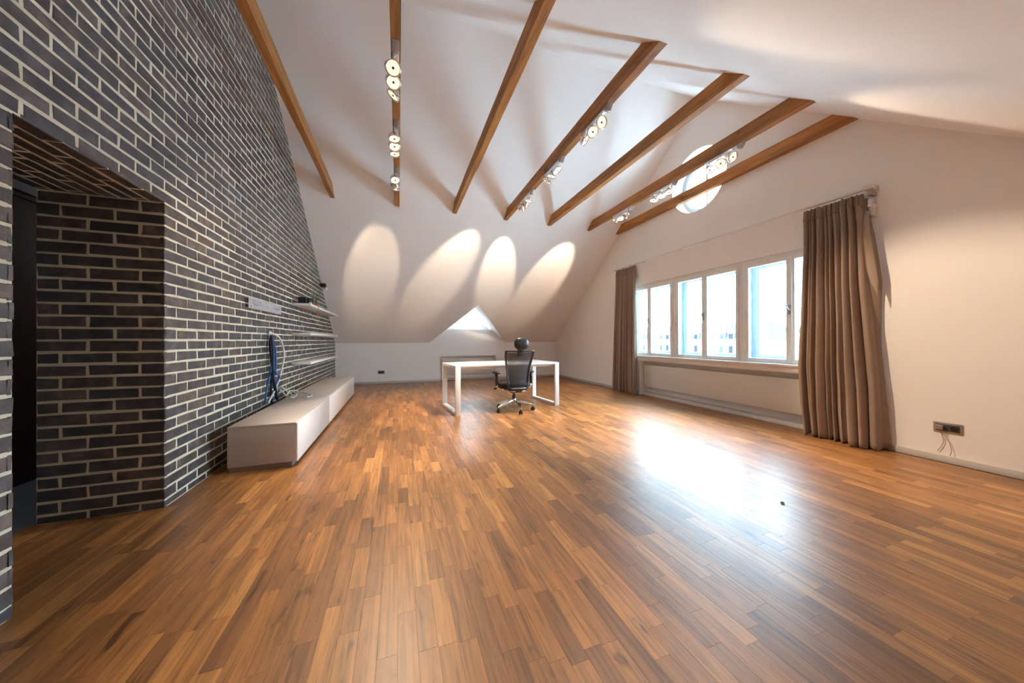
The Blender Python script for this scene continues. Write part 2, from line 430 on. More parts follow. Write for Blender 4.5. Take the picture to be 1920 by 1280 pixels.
# soffit: courses running along the opening
nr = 8; wS = WT/nr
for r in range(nr):
    x1 = XL-r*wS; x0 = x1-wS; y = OY0-(.125 if r % 2 else .04)
    while y < OY1-.02:
        ya, yb_ = max(OY0, y+J/2), min(OY1, y+BL-J/2)
        if yb_-ya > .02:
            pieces.append(([V((x0+J/2, ya, OZ)), V((x1-(J/2 if r else 0), ya, OZ)), V((x1-(J/2 if r else 0), yb_, OZ)), V((x0+J/2, yb_, OZ))], (0, 0, -1), 'soffit'))
        y += BL
def screen_area(poly, nrm=None):
    c = sum(poly, V())/len(poly)
    if nrm and (EYE-c).dot(V(nrm)) <= 0: return 0
    q = [proj(p) for p in poly]
    if any(a is None for a in q): return 0
    cx_ = sum(a[0] for a in q)/len(q); cy_ = sum(a[1] for a in q)/len(q)
    if not (-15 < cx_ < 1935 and -15 < cy_ < 1295): return 0
    q = [(min(max(a[0], 0), 1920), min(max(a[1], 0), 1280)) for a in q]
    return abs(sum(q[i][0]*q[(i+1) % len(q)][1]-q[(i+1) % len(q)][0]*q[i][1] for i in range(len(q))))/2
pieces.sort(key=lambda p: -screen_area(p[0], p[1]))
rest = MB()
for i, (poly, nrm, kind) in enumerate(pieces):
    if i < 300:
        b = MB(); piece_mesh(poly, nrm, .02, b); b.build('brick', 'brick', wall_left)
    else:
        rest.cur = random.random(); piece_mesh(poly, nrm, .02, rest)
tag(rest.build('brick_courses', 'brick', wall_left), kind='stuff')

# parquet floor
floor = struct(MB().box(XL-WT-.02, XR+.14, YF, YB+.17, -.05, -.004).build('floor', 'subfloor'), 'warm brown strip parquet floor', 'floor')
SW = .0705
strips = []
nx = int((XR+.17-XL)/SW)+1
for i in range(-9, nx):
    x0 = XL+i*SW; x1 = x0+SW
    ylo, yhi = (YF, YB+.16) if i >= 0 else (OY0, OY1)
    if x1 > XR: 
        if x0 > XR+.17: continue
        ylo, yhi = NY0, NY1
    x1 = min(x1, XR+.17) if x1 > XR else x1
    y = ylo-random.random()*.4
    while y < yhi:
        l = random.choice([.22, .28, .34, .40, .48, .55])*random.uniform(.9, 1.1)
        a, b = max(y, ylo), min(y+l, yhi)
        if b-a > .03: strips.append([V((x0, a, 0)), V((x1, a, 0)), V((x1, b, 0)), V((x0, b, 0))])
        y += l
strips.sort(key=lambda p: -screen_area(p))
def strip_mesh(p, mbx):
    g = .00015; e = .0003
    x0, y0, x1, y1 = p[0].x+g, p[0].y+g, p[2].x-g, p[2].y-g
    vs = [(x0+e, y0+e, 0), (x1-e, y0+e, 0), (x1-e, y1-e, 0), (x0+e, y1-e, 0), (x0, y0, -e), (x1, y0, -e), (x1, y1, -e), (x0, y1, -e), (x0, y0, -.004), (x1, y0, -.004), (x1, y1, -.004), (x0, y1, -.004)]
    mbx.add(vs, [(0, 1, 2, 3)]+[(i, 4+i, 4+(i+1) % 4, (i+1) % 4) for i in range(4)]+[(4+i, 8+i, 8+(i+1) % 4, 4+(i+1) % 4) for i in range(4)])
rest = MB()
for i, p in enumerate(strips):
    if i < 300: b = MB(); strip_mesh(p, b); b.build('parquet_strip', 'floor', floor)
    else: rest.cur = random.random(); strip_mesh(p, rest)
tag(rest.build('parquet_strips', 'floor', floor), kind='stuff')

# hallway behind the doorway
HX = -2.82
struct(MB().box(HX-.1, XL-WT-.02, 0.2, 6, -.05, -.002).build('floor', 'hallfloor'), 'grey hallway floor beyond the brick doorway', 'floor')
struct(MB().box(HX-.1, HX, .2, 6, 0, 2.55).build('wall_hallway', 'hallwall'), 'grey hallway wall beyond the brick doorway', 'wall')
struct(MB().box(HX-.1, XL-WT, .2, 6, 2.5, 2.6).build('ceiling', 'hallwall'), 'hallway ceiling beyond the brick doorway', 'ceiling')
mb = MB(); mb.box(HX, XL-WT, 6, 6.1, 0, 2.6); struct(mb.build('wall_hallway', 'hallwall'), 'far end wall of the dim hallway', 'wall')
mb = MB(); mb.box(HX, XL-WT, .1, .2, 0, 2.6); struct(mb.build('wall_hallway', 'hallwall'), 'near end wall of the dim hallway', 'wall')
d1 = empty('door_1', (HX, 3.7, 0)); struct(d1, 'dark brown wooden door in the hallway behind the brick opening', 'door')
o = (HX, 3.7, 0)
MB(o).box(HX+.001, HX+.03, 3.2, 4.15, 0, 2.25).build('door_leaf', 'darkdoor', d1, bevel=.003)
mb = MB(o); mb.box(HX+.001, HX+.05, 3.12, 3.2, 0, 2.30); mb.box(HX+.001, HX+.05, 4.15, 4.23, 0, 2.30); mb.box(HX+.001, HX+.05, 3.2, 4.15, 2.25, 2.30)
mb.build('door_frame', 'darkdoor', d1, bevel=.003)
mb = MB(o); mb.tube([(HX+.03, 3.28, 1.02), (HX+.075, 3.28, 1.02), (HX+.075, 3.40, 1.02)], .009, 8); mb.build('handle', 'silver', d1)

hl = bpy.data.lights.new('hallway_fill', 'POINT'); hl.energy = 2.5; hl.color = (.75, .85, 1); hl.shadow_soft_size = .12  # unseen fill light, added to lift the dark hallway
hlo = bpy.data.objects.new('hallway_fill', hl); C.objects.link(hlo); hlo.location = (-2.45, 4.9, 2.3)
# baseboards
def bb(name, lab, boxes):
    mb = MB()
    for b in boxes: mb.box(*b)
    return struct(mb.build(name, 'baseboard', bevel=.003), lab, 'baseboard')
bb('baseboard_right', 'pale grey baseboard along the right wall, running through the radiator niche',
   [(XR-.014, XR, YF, NY0, 0, .062), (XR-.014, XR, NY1, YB, 0, .062), (XR+.145, XR+.17, NY0, NY1, 0, .062)])
bb('baseboard_back', 'pale grey baseboard along the low back wall', [(XL+.01, 1.09, YB-.014, YB, 0, .062), (2.70, XR-.014, YB-.014, YB, 0, .062), (1.09, 2.70, YB+.14, YB+.16, 0, .062)])
# pale ledge board inside the right niche
struct(MB().box(XR+.06, XR+.144, NY0, NY1, 0, .045).build('trim_1', 'sill', bevel=.003), 'pale ledge board at the foot of the radiator niche', 'trim')

# ------------------------------------------------------------------ long window: three double-casement box windows
def ring4(mb, outer, inner, d):
    d = V(d); vs = [V(p) for p in outer]+[V(p) for p in inner]; vs += [p+d for p in vs]
    fs = []
    for i in range(4):
        j = (i+1) % 4; fs += [(i, j, 4+j, 4+i), (8+i, 12+i, 12+j, 8+j), (i, 8+i, 8+j, j), (4+i, 4+j, 12+j, 12+i)]
    mb.add(vs, fs)
def frame_yz(mb, x0, x1, y0, y1, z0, z1, l, r, t, b):
    ring4(mb, [(x0, y0, z0), (x0, y1, z0), (x0, y1, z1), (x0, y0, z1)], [(x0, y0+r, z0+b), (x0, y1-l, z0+b), (x0, y1-l, z1-t), (x0, y0+r, z1-t)], (x1-x0, 0, 0))
FX = XR+.025
units = [(4.505, 5.735, 'far casement window beside the narrow left curtain', 1), (3.287, 4.505, 'middle casement window of the three', 2), (2.06, 3.287, 'near casement window partly behind the wide right curtain', 3)]
for y0, y1, lab, n in units:
    wroot = empty('window_%d' % n, (FX, (y0+y1)/2, WZ0)); struct(wroot, 'white painted '+lab, 'window'); o = wroot.location
    mb = MB(o); frame_yz(mb, FX+.012, FX+.07, y0, y1, WZ0, WZ1, .048, .048, .05, .035)
    mb.build('window_frame', 'whitepaint', wroot, bevel=.004)
    mb = MB(o)   # box lining between inner and outer casements
    for (a, b_, c, d) in ((y0+.02, y0+.03, WZ0+.01, WZ1-.02), (y1-.03, y1-.02, WZ0+.01, WZ1-.02)): mb.box(FX+.07, XR+.21, a, b_, c, d)
    mb.box(FX+.07, XR+.21, y0+.02, y1-.02, WZ1-.045, WZ1-.02); mb.box(FX+.07, XR+.21, y0+.02, y1-.02, WZ0+.005, WZ0+.02)
    mb.build('box_lining', 'dimmedpaint', wroot)
    mb = MB(o); frame_yz(mb, XR+.21, XR+.27, y0+.02, y1-.02, WZ0, WZ1-.02, .05, .05, .05, .05); mb.build('outer_frame', 'dimmedpaint', wroot, bevel=.004)
    ym = (y0+y1)/2
    for s_, (a, b_) in enumerate(((y0+.045, ym), (ym, y1-.045))):
        mb = MB(o); frame_yz(mb, FX, FX+.045, a+.001, b_-.001, WZ0+.015, WZ1-.045, .047, .047, .065, .05)
        sh = mb.build('sash', 'whitepaint', wroot, bevel=.005)
        MB(o).box(FX+.02, FX+.024, a+.04, b_-.04, WZ0+.055, WZ1-.10).build('pane', 'glass', sh)
        mb = MB(o)   # hinges on the outer stile
        hy = a+.0 if s_ == 0 else b_-.0
        for hz in (1.02, 1.50, 1.98): mb.tube([(FX-.006, hy, hz-.05), (FX-.006, hy, hz+.05)], .008, 8)
        mb.build('hinge', 'whitepaint', sh)
        mb = MB(o); frame_yz(mb, XR+.20, XR+.245, a+.03, b_-.012 if s_ == 0 else b_-.03, WZ0+.04, WZ1-.06, .05, .05, .055, .06)
        so = mb.build('outer_sash', 'dimmedpaint', wroot, bevel=.004)
        MB(o).box(XR+.22, XR+.224, a+.07, b_-.06, WZ0+.09, WZ1-.11).build('pane', 'glass', so)
        mb = MB(o); hy = b_-.045 if s_ == 0 else a+.045
        mb.box(XR+.192, XR+.2, hy-.012, hy+.012, 1.50, 1.56); mb.box(XR+.17, XR+.185, hy-.006, hy+.006, 1.52, 1.59)
        mb.build('catch', 'plategrey', so)
    mb = MB(o); mb.box(FX-.012, FX+.002, ym-.022, ym+.022, WZ0+.02, WZ1-.05); mb.build('meeting_strip', 'whitepaint', wroot, bevel=.004)
    mb = MB(o); mb.box(FX-.02, FX-.012, ym-.014, ym+.016, 1.44, 1.56); mb.box(FX-.034, FX-.02, ym-.006, ym+.006, 1.49, 1.51); mb.tube([(FX-.036, ym, 1.50), (FX-.045, ym+.02, 1.545), (FX-.045, ym+.045, 1.60)], [.008, .007, .005], 8)
    mb.build('handle', 'plategrey', wroot)
    mb = MB(o); mb.tube([(FX-.004, ym+.25, WZ1-.078), (FX-.022, ym+.25, WZ1-.078), (FX-.024, ym+.25, WZ1-.06)], .004, 6); mb.tube([(FX-.004, ym-.28, WZ1-.078), (FX-.022, ym-.28, WZ1-.078), (FX-.024, ym-.28, WZ1-.06)], .004, 6)
    mb.build('hook', 'silver', wroot)
mb = MB(); mb.box(XR-.045, XR+.10, WY0, WY1, .775, .805)
struct(mb.build('trim_2', 'sill', bevel=.006), 'white windowsill board under the three casement windows', 'trim')
mb = MB(); mb.box(XR-.02, XR+.02, WY0, WY1, NZ1, .775)
struct(mb.build('trim_3', 'sill', bevel=.004), 'pale apron board under the windowsill above the radiator', 'trim')
struct(MB().box(XR+.1, XR+T+.04, WY0, WY1, .76, .80).build('trim_4', 'whitepaint'), 'outer sill inside the deep window box', 'trim')

# round window
rw = empty('window_4', (XR+.26, RC[0], RC[1])); struct(rw, 'round white attic window high on the gable wall behind the beams', 'window'); o = rw.location
def ring(mb, x0, x1, r0, r1, n=64):
    vs = []
    for k in range(n):
        a = 2*PI*k/n
        for (x, r) in ((x0, r0), (x0, r1), (x1, r1), (x1, r0)): vs.append((x, RC[0]+r*math.cos(a), RC[1]+r*math.sin(a)))
    mb.add(vs, [(4*k+i, 4*k+(i+1) % 4, 4*((k+1) % n)+(i+1) % 4, 4*((k+1) % n)+i) for k in range(n) for i in range(4)])
mb = MB(o); ring(mb, XR+.24, XR+.31, .45, .515); mb.build('window_frame', 'dimmedpaint', rw, bevel=.004)
mb = MB(o); ring(mb, XR+.22, XR+.27, .405, .452); sa = mb.build('sash', 'dimmedpaint', rw, bevel=.004)
mb = MB(o); mb.box(XR+.225, XR+.265, RC[0]-.02, RC[0]+.02, RC[1]-.41, RC[1]+.41); mb.build('glazing_bar', 'dimmedpaint', sa, bevel=.004)
mb = MB(o); mb.lathe([(.42, 0), (.42, .004)], (XR+.245, RC[0], RC[1]), (1, 0, 0), 48); mb.build('pane', 'glass', sa)

# dormer window
dw = empty('window_5', (DX, DYW, DSILL)); struct(dw, 'small triangular white window in the back dormer', 'window'); o = dw.location
def tri(mb, y0, y1, outer, inner):
    n = 3
    vs = [(x, y0, z) for x, z in outer]+[(x, y0, z) for x, z in inner]+[(x, y1, z) for x, z in outer]+[(x, y1, z) for x, z in inner]
    fs = []
    for i in range(3):
        j = (i+1) % 3; fs += [(i, j, 3+j, 3+i), (6+i, 9+i, 9+j, 6+j), (i, 6+i, 6+j, j), (3+i, 3+j, 9+j, 9+i)]
    mb.add(vs, fs)
def tri_in(d):
    L = math.sqrt(1+DSL*DSL); zb = DSILL+d; apz = DZ-d*L
    h_ = (apz-zb)/DSL; return [(DX-h_, zb), (DX+h_, zb), (DX, apz)]
mb = MB(o); tri(mb, DYW, DYW+.06, tri_in(0), tri_in(.045)); mb.build('window_frame', 'whitepaint', dw, bevel=.003)
mb = MB(o); tri(mb, DYW-.015, DYW+.045, tri_in(.045), tri_in(.095)); sa = mb.build('sash', 'whitepaint', dw, bevel=.003)
mb = MB(o); mb.prism([(x, DYW+.01, z) for x, z in tri_in(.09)], (0, .004, 0)); mb.build('pane', 'glass', sa)
mb = MB(o); mb.box(DX+.12, DX+.15, DYW-.03, DYW-.015, 1.66, 1.72); mb.build('catch', 'plategrey', sa)

# ------------------------------------------------------------------ beams
bx = [-1.030, -.0145, 1.005, 2.003, 2.955, 3.905, 4.652]
blab = ['nearest beam to the brick wall, notched on its left edge, no lamps', 'second beam from the brick wall, straight ahead, carrying three warm lamp rails', 'third beam from the brick wall, knotty, with a notch and no lamps',
        'fourth beam from the brick wall, in the middle, carrying three lamp rails', 'fifth beam from the brick wall, reddish, without any lamps', 'beam crossing the upper part of the round window, carrying lamp rails', 'last beam tight against the window wall, crossing the round window']
for i, x in enumerate(bx):
    z0, z1 = BEAM_Z, BEAM_Z+BEAM_H
    root_y = YR
    def yb(z): return YR+(ZR-z)/S1
    def yf(z): return YR-(ZR-z)/S2
    st = []
    n = 26
    notch = {0: [(4.2, -1), (4.6, -1)], 2: [(4.35, 1)], 3: [(4.1, -1)], 5: [(3.7, -1)]}.get(i, [])
    mb = MB((x, root_y, z0)); vs = []
    for k in range(n+1):
        t = k/n
        ya, yb0 = yf(z0)+t*(yb(z0)-yf(z0)), yf(z1)+t*(yb(z1)-yf(z1))
        ym_ = (ya+yb0)/2
        wl = BEAM_W/2+random.uniform(-.0015, .0015); wr = BEAM_W/2+random.uniform(-.0015, .0015)
        for ny, sd in notch:
            if sd < 0 and ym_ > ny: wl -= .007
            if sd > 0 and ym_ > ny: wr -= .010
        zb = z0+random.uniform(-.0015, .0015)
        if i == 0 and 3.9 < ym_ < 4.6: wl -= .006
        vs += [(x-wl, ya, zb), (x+wr, ya, zb), (x+wr, yb0, z1), (x-wl, yb0, z1)]
    fs = [(4*k+a, 4*k+(a+1) % 4, 4*(k+1)+(a+1) % 4, 4*(k+1)+a) for k in range(n) for a in range(4)]+[(0, 1, 2, 3), (4*n+3, 4*n+2, 4*n+1, 4*n)]
    mb.add(vs, fs); b = mb.build('ceiling_beam', 'beam'); b.location = (x, root_y, z0)
    tag(b, 'brown wooden tie beam: '+blab[i], 'beam', 'wooden tie beams under the ceiling')

# ------------------------------------------------------------------ lamp rails
def make_head():
    pass
def lamp_fixture(x, y, aims, lab, dims):
    """aims: three target points; heads hang from a rail under the beam"""
    root = empty('spotlight_rail', (x, y, BEAM_Z)); tag(root, lab, 'lamp', 'triple spotlight rails on the beams')
    o = root.location
    mb = MB(o); mb.box(x-.026, x+.026, y-.23, y+.23, BEAM_Z-.022, BEAM_Z-.001); mb.build('rail', 'silver', root, bevel=.004)
    mb = MB(o); mb.prism([(x-.03, y-.29, BEAM_Z-.001), (x-.03, y-.21, BEAM_Z-.001), (x-.03, y-.22, BEAM_Z-.06), (x-.03, y-.25, BEAM_Z-.06)], (.06, 0, 0)); mb.build('end_bracket', 'plategrey', root, bevel=.004)
    for k in range(3):
        hc = V((x-.02, y+(k-1)*.155, BEAM_Z-.125)); d = (V(aims[k][:3])-hc).normalized(); slope_aim = aims[k][2] > 2.7
        q = Matrix.Identity(3)
        side = d.cross(V((0, 0, 1))).normalized()
        mb = MB(o); mb.lathe([(.012, -.062), (.02, -.06), (.022, -.045), (.040, -.035), (.056, -.012), (.062, .006), (.062, .014), (.054, .016), (.052, .008), (.030, -.006), (.004, -.008)], hc, d, 28)
        h = mb.build('lamp_head', 'chrome', root, smooth=True)
        mb = MB(o); mb.lathe([(.047, .004), (.0465, .009), (.001, .0095)], hc, d, 28); mb.build('lens', 'lens' if not dims[k] else 'lens_dim', h)
        mb = MB(o); mb.lathe([(.011, .0096), (.010, .013), (.001, .014)], hc, d, 12); mb.build('bulb_cap', 'darkgrey', h)
        mb = MB(o)
        arc = []
        for a in range(13):
            t = PI*a/12; arc.append(hc+side*(.068*math.cos(t))+V((0, 0, 1))*(.068*math.sin(t)))
        mb.tube(arc, .004, 6); mb.tube([hc+V((0, 0, .066)), (hc.x+.01, hc.y, BEAM_Z-.02)], .008, 8)
        mb.build('gimbal', 'chrome', h)
        l = bpy.data.lights.new('spot', 'SPOT'); l.energy = LAMP_W*aims[k][3]; l.color = LAMP_COL; l.spot_size = math.radians(27 if slope_aim else 46); l.spot_blend = .45 if slope_aim else .6; l.shadow_soft_size = .03
        lo = bpy.data.objects.new('spotlight_beam', l); C.objects.link(lo); lo.parent = h
        lo.location = hc-o+d*.035; lo.rotation_euler = d.to_track_quat('-Z', 'Y').to_euler()
def P(*a): return V(a[:3])
AIM = {   # target of each head, 4th number: share of the full lamp power
 (1, 0): [(-.1, .9, .9, .22), (.1, 1.2, .5, .25), (-1.5, 3.3, 1.3, .2)],
 (1, 1): [(.0, 3.0, 0, .5), (.1, 2.2, 0, .4), (-.2, 3.9, 0, .8)],
 (1, 2): [(.1, 3.2, .6, .5), (-.40, 6.87, 2.81, 1.1), (.5, 6.3, 0, .8)],
 (3, 0): [(2.1, .2, 1.9, .16), (1.7, .9, .9, .25), (4.6, 1.15, .55, 1.1)],
 (3, 1): [(2.9, 2.9, 1.0, .5), (1.2, 4.6, .2, .9), (.3, 5.6, .6, .9)],
 (3, 2): [(1.0, 5.2, 0, .8), (1.15, 6.85, 2.83, 1.2), (2.13, 6.87, 2.81, 1.0)],
 (5, 0): [(3.6, .2, 2.0, .28), (1.6, .9, 1.8, .2), (3.3, 1.7, 0, .5)],
 (5, 1): [(3.3, 2.9, .6, .5), (3.0, 3.4, .4, .9), (2.8, 3.9, .3, .9)],
 (5, 2): [(3.45, 6.87, 2.81, 1.1), (2.9, 4.2, .6, .8), (3.2, 6.4, 0, .9)]}
flab = {(1, 0): 'nearest rail on the second beam', (1, 1): 'middle rail on the second beam', (1, 2): 'far rail on the second beam above the bright wall patch',
        (3, 0): 'nearest rail on the fourth beam', (3, 1): 'middle rail on the fourth beam', (3, 2): 'far rail on the fourth beam near the back slope',
        (5, 0): 'glaring rail on the sixth beam in front of the round window', (5, 1): 'middle rail on the sixth beam left of the round window', (5, 2): 'far rail on the sixth beam near the corner'}
for (bi, k), aims in AIM.items():
    dims = [(V(a[:3])-V((bx[bi], 2.97+k*.98, 3.36))).normalized().dot((EYE-V((bx[bi], 2.97+k*.98, 3.36))).normalized()) < .35 for a in aims]
    lamp_fixture(bx[bi], 2.97+k*.98, aims, 'triple chrome spotlight, '+flab[(bi, k)], dims)

# ------------------------------------------------------------------ media cabinet
cx0, cx1, cy0, cy1, cz0, cz1 = -1.362, -.872, 3.36, 7.29, .046, .392
cb = empty('media_cabinet', ((cx0+cx1)/2, (cy0+cy1)/2, 0)); tag(cb, 'long low warm grey media cabinet with white fronts along the brick wall', 'cabinet'); o = cb.location
mb = MB(o); mb.box(cx0, cx1, cy0, cy1, cz1-.022, cz1); mb.build('top_panel', 'cabinet', cb, bevel=.002)
mb = MB(o); mb.box(cx0, cx1, cy0, cy0+.02, cz0, cz1-.022); mb.box(cx0, cx1, cy1-.02, cy1, cz0, cz1-.022); mb.box(cx0, cx1-.02, cy0+.02, cy1-.02, cz0, cz0+.018); mb.box(cx0, cx0+.01, cy0+.02, cy1-.02, cz0+.018, cz1-.022)
mb.build('carcass', 'cabinet', cb, bevel=.001)
mb = MB(o); mb.box(cx0+.005, cx1-.025, cy0+.01, cy1-.01, 0.0005, cz0); mb.build('plinth', 'plinth', cb)
for a, b_ in ((cy0+.001, 4.79), (4.795, cy1-.001)):
    mb = MB(o); mb.box(cx1+.001, cx1+.019, a, b_, cz0-.003, cz1-.004); mb.build('door', 'lacquer', cb, bevel=.002)

# ------------------------------------------------------------------ shelves
SY0, SY1, SXF = 5.57, 7.88, -1.239
slab = ['highest of the three white floating shelves, holding the black pots', 'middle one of the three white floating shelves', 'lowest of the three white floating shelves above the cabinet']
for z, lab in zip((1.686, 1.244, .803), slab):
    mb = MB((XL, SY0, z)); mb.box(XL+.003, SXF, SY0, SY1, z-.037, z)
    s = mb.build('wall_shelf', 'lacquer', bevel=.002); s.location = (XL, SY0, z); tag(s, lab+', on the brick wall', 'shelf', 'white floating shelves')
zt = 1.6865
mb = MB((-1.37, 5.66, zt)); mb.box(-1.42, -1.32, 5.63, 5.70, zt, zt+.10); s = mb.build('speaker_box', 'black', bevel=.006); s.location = (-1.37, 5.66, zt); tag(s, 'small black box at the near end of the highest shelf', 'box')
p = empty('bowl', (-1.33, 5.80, zt)); tag(p, 'round glossy black bowl on the highest shelf beside the black box', 'bowl')
MB().lathe([(.045, 0), (.072, .012), (.082, .05), (.082, .098), (.077, .10), (.074, .05), (.05, .02), (.004, .018)], n=28).build('bowl_body', 'potblack', p, smooth=True)
MB().box(.040, .075, -.115, -.085, 0, .028).build('white_tag', 'whitecable', p, bevel=.004)
pt = empty('potted_plant', (-1.33, 6.32, zt)); tag(pt, 'small green trailing plant in a clay pot on the highest shelf', 'plant')
MB().lathe([(.030, 0), (.042, .06), (.045, .062), (.045, .075), (.040, .075), (.036, .055), (.004, .05)], n=20).build('clay_pot', 'terra', pt, smooth=True)
random.seed(3)
for k in range(22):
    a = random.uniform(0, 2*PI); r = random.uniform(.03, .13); h = random.uniform(.09, .26)
    tip = V((r*math.cos(a), r*math.sin(a)*1.4, h)); base = V((0, 0, .07))
    mb = MB(); mb.tube([base, base.lerp(tip, .5)+V((0, 0, .03)), tip], .0018, 5)
    st_ = mb.build('stem', 'leaf', pt)
    d = (tip-base); d.z *= .2; d = d.normalized(); s_ = d.cross(V((0, 0, 1)))
    L_ = random.uniform(.035, .05)
    mb = MB(); mb.add([tip, tip+d*L_*.4+s_*L_*.35+V((0, 0, .006)), tip+d*L_-V((0, 0, .01)), tip+d*L_*.4-s_*L_*.35+V((0, 0, .006)), tip+d*L_*.45], [(0, 1, 4), (1, 2, 4), (2, 3, 4), (3, 0, 4)])
    mb.build('leaf', 'leaf', st_, solid=.0015)
hp = at(592, 581, 0, -1.27)
mb = MB((-1.235, hp.y, 1.686)); mb.tube([(-1.235, hp.y, 1.69), (-1.228, hp.y, 1.65), (-1.232, hp.y, 1.60)], .003, 6)
mb.ell((-1.232, hp.y, 1.575), (.010, .03, .045), 12, 8); s = mb.build('hanging_ornament', 'terra', smooth=True); s.location = (-1.235, hp.y, 1.686)
tag(s, 'small orange brown leaf ornament hanging over the front of the highest shelf', 'ornament')
mb = MB((-1.37, 5.85, 1.244)); mb.box(-1.45, -1.29, 5.60, 6.15, 1.2445, 1.256); s = mb.build('folder', 'book', bevel=.002); s.location = (-1.37, 5.85, 1.244); tag(s, 'thin brown folder lying flat on the middle shelf', 'folder')

# ------------------------------------------------------------------ TV bracket plate
ty0, ty1, tz0, tz1 = 4.03, 5.01, 1.468, 1.572
tv = empty('television_bracket', (XL, (ty0+ty1)/2, 1.52)); tag(tv, 'perforated galvanised television bracket plate screwed to the brick wall', 'bracket'); o = tv.location
holes = set()
NU, NV = 70, 9
for c in list(range(2, 24, 3))+list(range(50, 68, 3)): holes.add((c, 7)); holes.add((c, 4))
for c in (8, 9, 12, 13, 54, 55, 58, 59, 34, 35, 38): holes.add((c, 3))
holes |= {(3, 1), (4, 1), (66, 1), (36, 5), (20, 6)}
mb = MB(o)
for i in range(NU):
    for j in range(NV):
        if (i, j) in holes: continue
        y_a, y_b = ty0+(ty1-ty0)*i/NU, ty0+(ty1-ty0)*(i+1)/NU; z_a, z_b = tz0+(tz1-tz0)*j/NV, tz0+(tz1-tz0)*(j+1)/NV
        mb.add([(XL+.03, y_a, z_a), (XL+.03, y_b, z_a), (XL+.03, y_b, z_b), (XL+.03, y_a, z_b)], [(0, 1, 2, 3)])
mb.build('plate', 'galv', tv, solid=.003)
mb = MB(o); mb.box(XL+.003, XL+.03, ty0, ty1, tz1-.002, tz1+.001); mb.box(XL+.003, XL+.03, ty0, ty1, tz0-.001, tz0+.002); mb.build('flange', 'galv', tv)
for yy in (ty0+.12, ty1-.12): mb = MB(o); mb.lathe([(.008, 0), (.009, .004), (.001, .006)], (XL+.032, yy, 1.535), (1, 0, 0), 8); mb.build('bolt', 'silver', tv)

# cables
c0 = at(507, 627, 0, XL+.02)
op = empty('cable_outlet', tuple(c0)); tag(op, 'white cone shaped cable outlet on the brick wall above the cabinet', 'outlet')
MB().lathe([(.03, 0), (.028, .012), (.014, .03), (.012, .03), (.001, .02)], (-.017, 0, .02), (1, 0, -.25), 16, sc=(1, 1)).build('cone', 'whitecable', op, smooth=True)
def cable(pts, r, m, lab, cat='cable', grp=None, name='cable'):
    pts = [V(p) for p in pts]; o = pts[0].copy()
    sm = []
    n = len(pts)
    for i in range(n-1):     # catmull-rom
        p0, p1, p2, p3 = pts[max(i-1, 0)], pts[i], pts[i+1], pts[min(i+2, n-1)]
        for k in range(6):
            t = k/6; sm.append(.5*((2*p1)+(p2-p0)*t+(2*p0-5*p1+4*p2-p3)*t*t+(3*p1-p0-3*p2+p3)*t**3))
    sm.append(pts[-1])
    s = MB(o).tube(sm, r, 8).build(name, m, smooth=True); s.location = o; tag(s, lab, cat, grp); return s
def w_(x, y, d=.03): return at(x, y, 0, XL+d)
blab2 = [('navycable', 506, [(508, 628), (506, 650), (510, 690), (508, 730), (510, 757)], 'darkest navy cable hanging straight down behind the cabinet'),
         ('bluecable', 0, [(510, 630), (515, 655), (508, 690), (500, 730), (497, 758)], 'blue cable swinging left towards the cabinet back'),
         ('bluecable', 0, [(510, 630), (516, 655), (517, 690), (513, 720), (521, 750)], 'blue cable on the right side of the hanging bundle'),
         ('bluecable', 0, [(510, 632), (513, 660), (515, 695), (524, 706), (515, 725), (518, 748)], 'blue cable with a small side loop in the bundle'),
         ('navycable', 0, [(509, 630), (512, 665), (512, 700), (517, 730), (520, 748)], 'navy cable hanging in the middle of the bundle')]
for k, (mm, _, pts, lab) in enumerate(blab2):
    cable([w_(x, y, .025+.012*k) for x, y in pts], .011 if mm == 'bluecable' else .012, mm, lab, 'cable', 'cables hanging from the wall outlet')
cable([w_(509, 624, .03), w_(524, 633, .05), w_(532, 655, .06), w_(532, 675, .06), w_(525, 705, .06), w_(517, 728, .06), w_(503, 755, .05)], .010, 'whitecable', 'white cable arching right from the outlet and down behind the cabinet', 'cable', 'cables hanging from the wall outlet')
zc = .3925+.0085
def c_(x, y, z=zc): return at(x, y, 2, z)
cable([w_(518, 735, .06), at(523, 725, 0, -1.40), at(532, 728, 0, -1.34), c_(540, 735), c_(552, 742), c_(556, 738), c_(545, 733), c_(538, 741), c_(548, 743)], .007, 'whitecable', 'white cable curled up on top of the cabinet', 'cable')
cable([c_(538, 738), c_(545, 732, .43), c_(560, 733), c_(575, 736), c_(585, 741), c_(576, 744)], .006, 'whitecable', 'thin white cable looping towards the front of the cabinet top', 'cable')
cable([w_(520, 740, .06), at(527, 732, 0, -1.36), c_(537, 742), c_(552, 744.5), c_(544, 745.5)], .007, 'whitecable', 'white cable lying nearest the front in the coil on the cabinet', 'cable')

# wall sensor
sp = at(605, 538, 0, XL+.04)
se = empty('wall_sensor', (XL, sp.y, sp.z)); tag(se, 'small black and white sensor on the far end of the brick wall', 'sensor'); 
MB().box(.0, .10, -.05, .05, .0, .07).build('housing', 'black', se, bevel=.01)
MB().lathe([(.03, 0), (.035, .03), (.02, .06), (.001, .062)], (.08, .0, -.01), (.5, -.3, -1), 16).build('lens_cap', 'whitecable', se, smooth=True)

